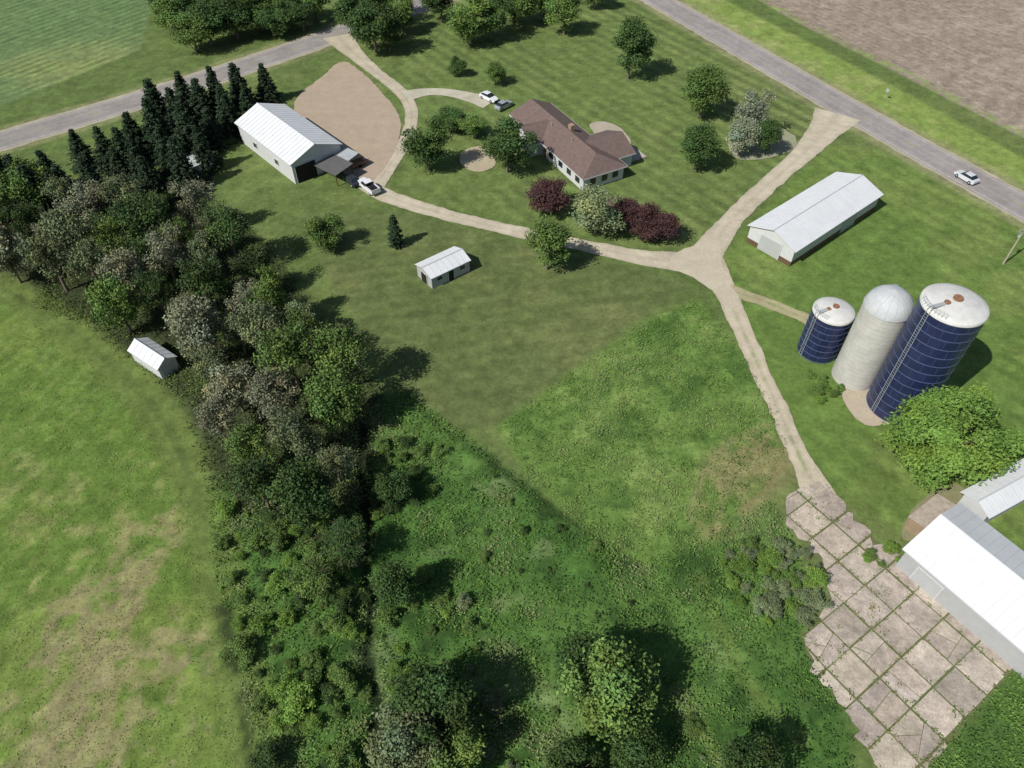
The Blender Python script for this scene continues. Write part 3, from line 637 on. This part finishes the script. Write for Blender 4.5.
# tall grass / weeds
rng=np.random.default_rng(11)
def scatter(poly,dens,size,hgt,pal,seed,keep=None,per=5,spread=.3):
    lo=poly.min(0);hi=poly.max(0); lo=np.maximum(lo,[-75,14]); hi=np.minimum(hi,[90,120])
    n=int((hi[0]-lo[0])*(hi[1]-lo[1])*dens); px=rng.uniform(lo[0],hi[0],n);py=rng.uniform(lo[1],hi[1],n)
    k=sdist(px,py,poly)<0; px,py=px[k],py[k]
    f=fbm(px,py,5,seed); f2=fbm(px,py,1.5,seed+4)
    k=rng.random(len(px))<np.clip((f+f2*.6-.45)*2.2,.12,1)
    if keep is not None: k&=keep(px,py)
    k&=(ldist(px,py,DITCH)>.3+1.6*(fbm(px,py,2.2,44)-.2))&(ldist(px,py,TRK)>.1+1.4*(fbm(px,py,2.2,45)-.2))
    px,py,f,f2=px[k],py[k],f[k],f2[k]
    n=len(px); hh=hgt*rng.uniform(.5,1.3,n)*(.5+f2)
    ci=np.clip(((f-.3)/.4*len(pal)+rng.normal(0,.6,n)),0,len(pal)-1).astype(int)
    base=lin(pal)[ci]*GK/lin((110,146,66))
    c=np.repeat(np.stack([px,py,np.zeros(n)],1),per,0); hh=np.repeat(hh,per)
    c[:,:2]+=rng.normal(0,spread,(n*per,2)); c[:,2]=.08+hh*rng.random(n*per)
    cc=np.repeat(base,per,0)*rng.uniform(.75,1.25,(n*per,1))
    V,Qq=quadset(c,size*rng.uniform(.6,1.4,n*per),np.tile([0,0,1.6],(n*per,1)),.5)
    return V,Qq,np.repeat(cc,4,0)
jt=lambda a,b,d: np.abs(((a-o0[0])*d[0]+(b-o0[1])*d[1])/S-np.round(((a-o0[0])*d[0]+(b-o0[1])*d[1])/S))
parts=[scatter(Z['lush'],8,.26,.5,[(58,92,40),(70,108,44),(84,120,50),(94,128,60),(110,130,78)],1),
 scatter(Z['rough'],6,.22,.4,[(70,104,46),(84,118,52),(98,130,62),(114,138,78)],5),
 scatter(Z['field'],3.0,.16,.16,[(74,108,46),(90,122,52),(104,130,62),(120,134,80)],8,per=4),
 scatter(Z['belt'],6,.32,.6,[(54,72,36),(68,90,44),(84,110,50)],12,per=4),
 scatter(Z['corner'],7,.28,.5,[(62,98,40),(80,118,48),(94,130,56)],3),
 scatter(np.array(zd),12,.2,.25,[(84,114,50),(100,126,62),(116,126,78)],14,per=4,spread=.12,keep=lambda a,b: ((np.minimum(jt(a,b,du),jt(a,b,dv))<.04)&(rng.random(len(a))<.85))|((fbm(a,b,2.5,31)>.64)&(rng.random(len(a))<.3)))]
Vs=[];Qs=[];Cs=[];o=0
for V,q,c in parts: Vs.append(V);Qs.append(q+o);Cs.append(c);o+=len(V)
add('tall_grass',npmesh('tall_grass',np.vstack(Vs),np.vstack(Qs),np.vstack(Cs),mats=(LM['weed'],)))
# ---------------- vehicles
M_white=flat('white_car_paint',(222,224,226),.3,.03,1,0,.5); M_silver=flat('silver_car_paint',(176,182,188),.3,.03,1,.3,.5); M_black=flat('tyre_rubber',(28,28,30),.9); M_darkp=flat('dark_car_paint',(52,56,64),.3,.04)
M_lt=flat('pale_silver_car_paint',(204,208,212),.3,.03,1,0,.5)
def loft(b,secs,m):
    for (xa,wa,a0,a1,ia),(xb,wb,b0,b1,ib) in zip(secs[:-1],secs[1:]):
        b.hexa([(xa,-wa,a0),(xb,-wb,b0),(xb,wb,b0),(xa,wa,a0)],[(xa,-wa+ia,a1),(xb,-wb+ib,b1),(xb,wb-ib,b1),(xa,wa-ia,a1)],m)
def vehicle(name,px,to,paint_,kind='car'):
    p=np.array(G(*px));q=np.array(G(*to));e=empty(name,(p[0],p[1],.12),math.atan2(*(q-p)[::-1]))
    b=MB()
    if kind=='car':
        loft(b,[(-2.25,.78,.4,.85,.08),(-2.1,.88,.3,.98,.08),(-.9,.9,.25,.98,.06),(.9,.9,.25,.95,.06),(1.9,.86,.28,.8,.1),(2.3,.72,.38,.62,.1)],0)
        loft(b,[(-1.75,.8,.97,.99,.0),(-1.2,.8,.97,1.4,.15),(.2,.8,.96,1.42,.15),(1.0,.8,.95,.97,.0)],1)
        loft(b,[(-1.2,.66,1.4,1.45,.04),(.2,.66,1.42,1.46,.04)],0); wx=1.4
    else:
        loft(b,[(-2.8,.95,.55,1.1,.03),(.1,.95,.5,1.1,.03),(1.6,.95,.5,1.15,.08),(2.75,.88,.5,1.05,.12)],0)
        for s in(-1,1): b.box(-2.75,-.7,s*.88-.06,s*.88+.06,1.1,1.35,0)
        b.box(-2.8,-2.7,-.82,.82,1.1,1.35,0); b.box(-2.65,-.75,-.8,.8,1.102,1.12,2)
        loft(b,[(-.7,.88,1.1,1.75,.12),(.6,.88,1.12,1.78,.14),(1.25,.88,1.14,1.17,.02)],1); loft(b,[(-.68,.74,1.75,1.83,.05),(.58,.74,1.78,1.84,.05)],0); wx=1.8
    b.box(2.2 if kind=='car' else 2.7,2.33 if kind=='car' else 2.84,-.7,.7,.36,.5,2)
    b.obj('body',[paint_,M_glass,M_black],e)
    w_=MB(); rw=.33 if kind=='car' else .4
    for sx in(-wx,wx):
        for s in(-1,1): w_.cyl((sx,s*.7,rw),(sx,s*.93,rw),rw,rw,16,0); w_.cyl((sx,s*.931,rw),(sx,s*.95,rw),rw*.55,rw*.5,12,1)
    w_.obj('wheels',[M_black,M_silver],e); return e
vehicle('silver_car',(965,180),(945,168),M_lt)
vehicle('pickup_truck',(369,190),(352,176),M_white,'pickup')
vehicle('parked_car',(489,100),(506,108),M_white)
vehicle('parked_car',(504,108),(520,100),M_silver)
vehicle('parked_car',(352,183),(338,172),M_darkp)
e=empty('utility_trailer',(*G(358,166),0.1),.7); b=MB(); b.box(-1.6,1.6,-.9,.9,.5,.58,0)
for s in(-.9,.86): b.box(-1.6,1.6,s,s+.04,.58,.9,0)
b.cyl((1.6,0,.5),(2.8,0,.45),.05,.05,6,0)
for s in(-1,1): b.cyl((0,s*.95,.33),(0,s*1.12,.33),.33,.33,14,1)
b.obj('bed',[M_rust,M_black],e)
def pole(px,h,arm=True):
    e=empty('utility_pole',(*G(*px),0),.5); b=MB(); b.cyl((0,0,0),(0,0,h),.16,.11,10,0)
    if arm:
        b.box(-1.1,1.1,-.06,.06,h-.7,h-.55,0)
        for s in(-1,0,1): b.cyl((s,0,h-.55),(s,0,h-.3),.05,.04,8,1)
    b.cyl((0,.15,h-2.2),(0,.15,h-1.4),.2,.2,10,1); b.obj('pole',[flat('pole_wood',(170,162,146),.9),M_galv],e)
pole((1003,264),7.5)
e=empty('road_sign',(*G(884,100),0),2.2); b=MB(); b.cyl((0,0,0),(0,0,2.4),.04,.04,6,0); b.box(-.35,.35,-.02,.02,1.8,2.5,0); b.obj('sign',[M_galv],e)
e=empty('mailbox',(*G(806,122),0),.6); b=MB(); b.box(-.05,.05,-.05,.05,0,1.05,1); b.box(-.28,.28,-.1,.1,1.05,1.2,0); b.cyl((-.28,0,1.2),(.28,0,1.2),.1,.1,10,0); b.obj('box',[M_galv,M_trim],e)
# ---------------- world, sun, camera
w=bpy.data.worlds.new('World'); sc.world=w; w.use_nodes=True; nt=w.node_tree; bg=nt.nodes['Background']
sky=nt.nodes.new('ShaderNodeTexSky'); sky.sky_type='NISHITA'; sky.sun_disc=False; sky.sun_elevation=math.radians(46); sky.sun_rotation=math.atan2(-.79,-.61)%(2*math.pi)
nt.links.new(sky.outputs[0],bg.inputs[0]); bg.inputs[1].default_value=.075
sl=bpy.data.lights.new('sun','SUN'); sl.energy=4.8; sl.angle=math.radians(.5); sl.color=(1,.96,.9)
so=bpy.data.objects.new('sun',sl); col.objects.link(so); el=math.radians(46)
so.rotation_euler=Vector((math.cos(el)*.79,math.cos(el)*.61,-math.sin(el))).to_track_quat('-Z','Y').to_euler()
cam=bpy.data.cameras.new('camera'); cam.sensor_width=36; cam.lens=F/1024*36; cam.clip_end=6000; cam.clip_start=.5
co=bpy.data.objects.new('camera',cam); col.objects.link(co); co.location=(0,0,CH); co.rotation_euler=(math.pi/2-TH,0,0); sc.camera=co
sc.view_settings.view_transform='Standard'; sc.view_settings.look='None'; sc.view_settings.exposure=0
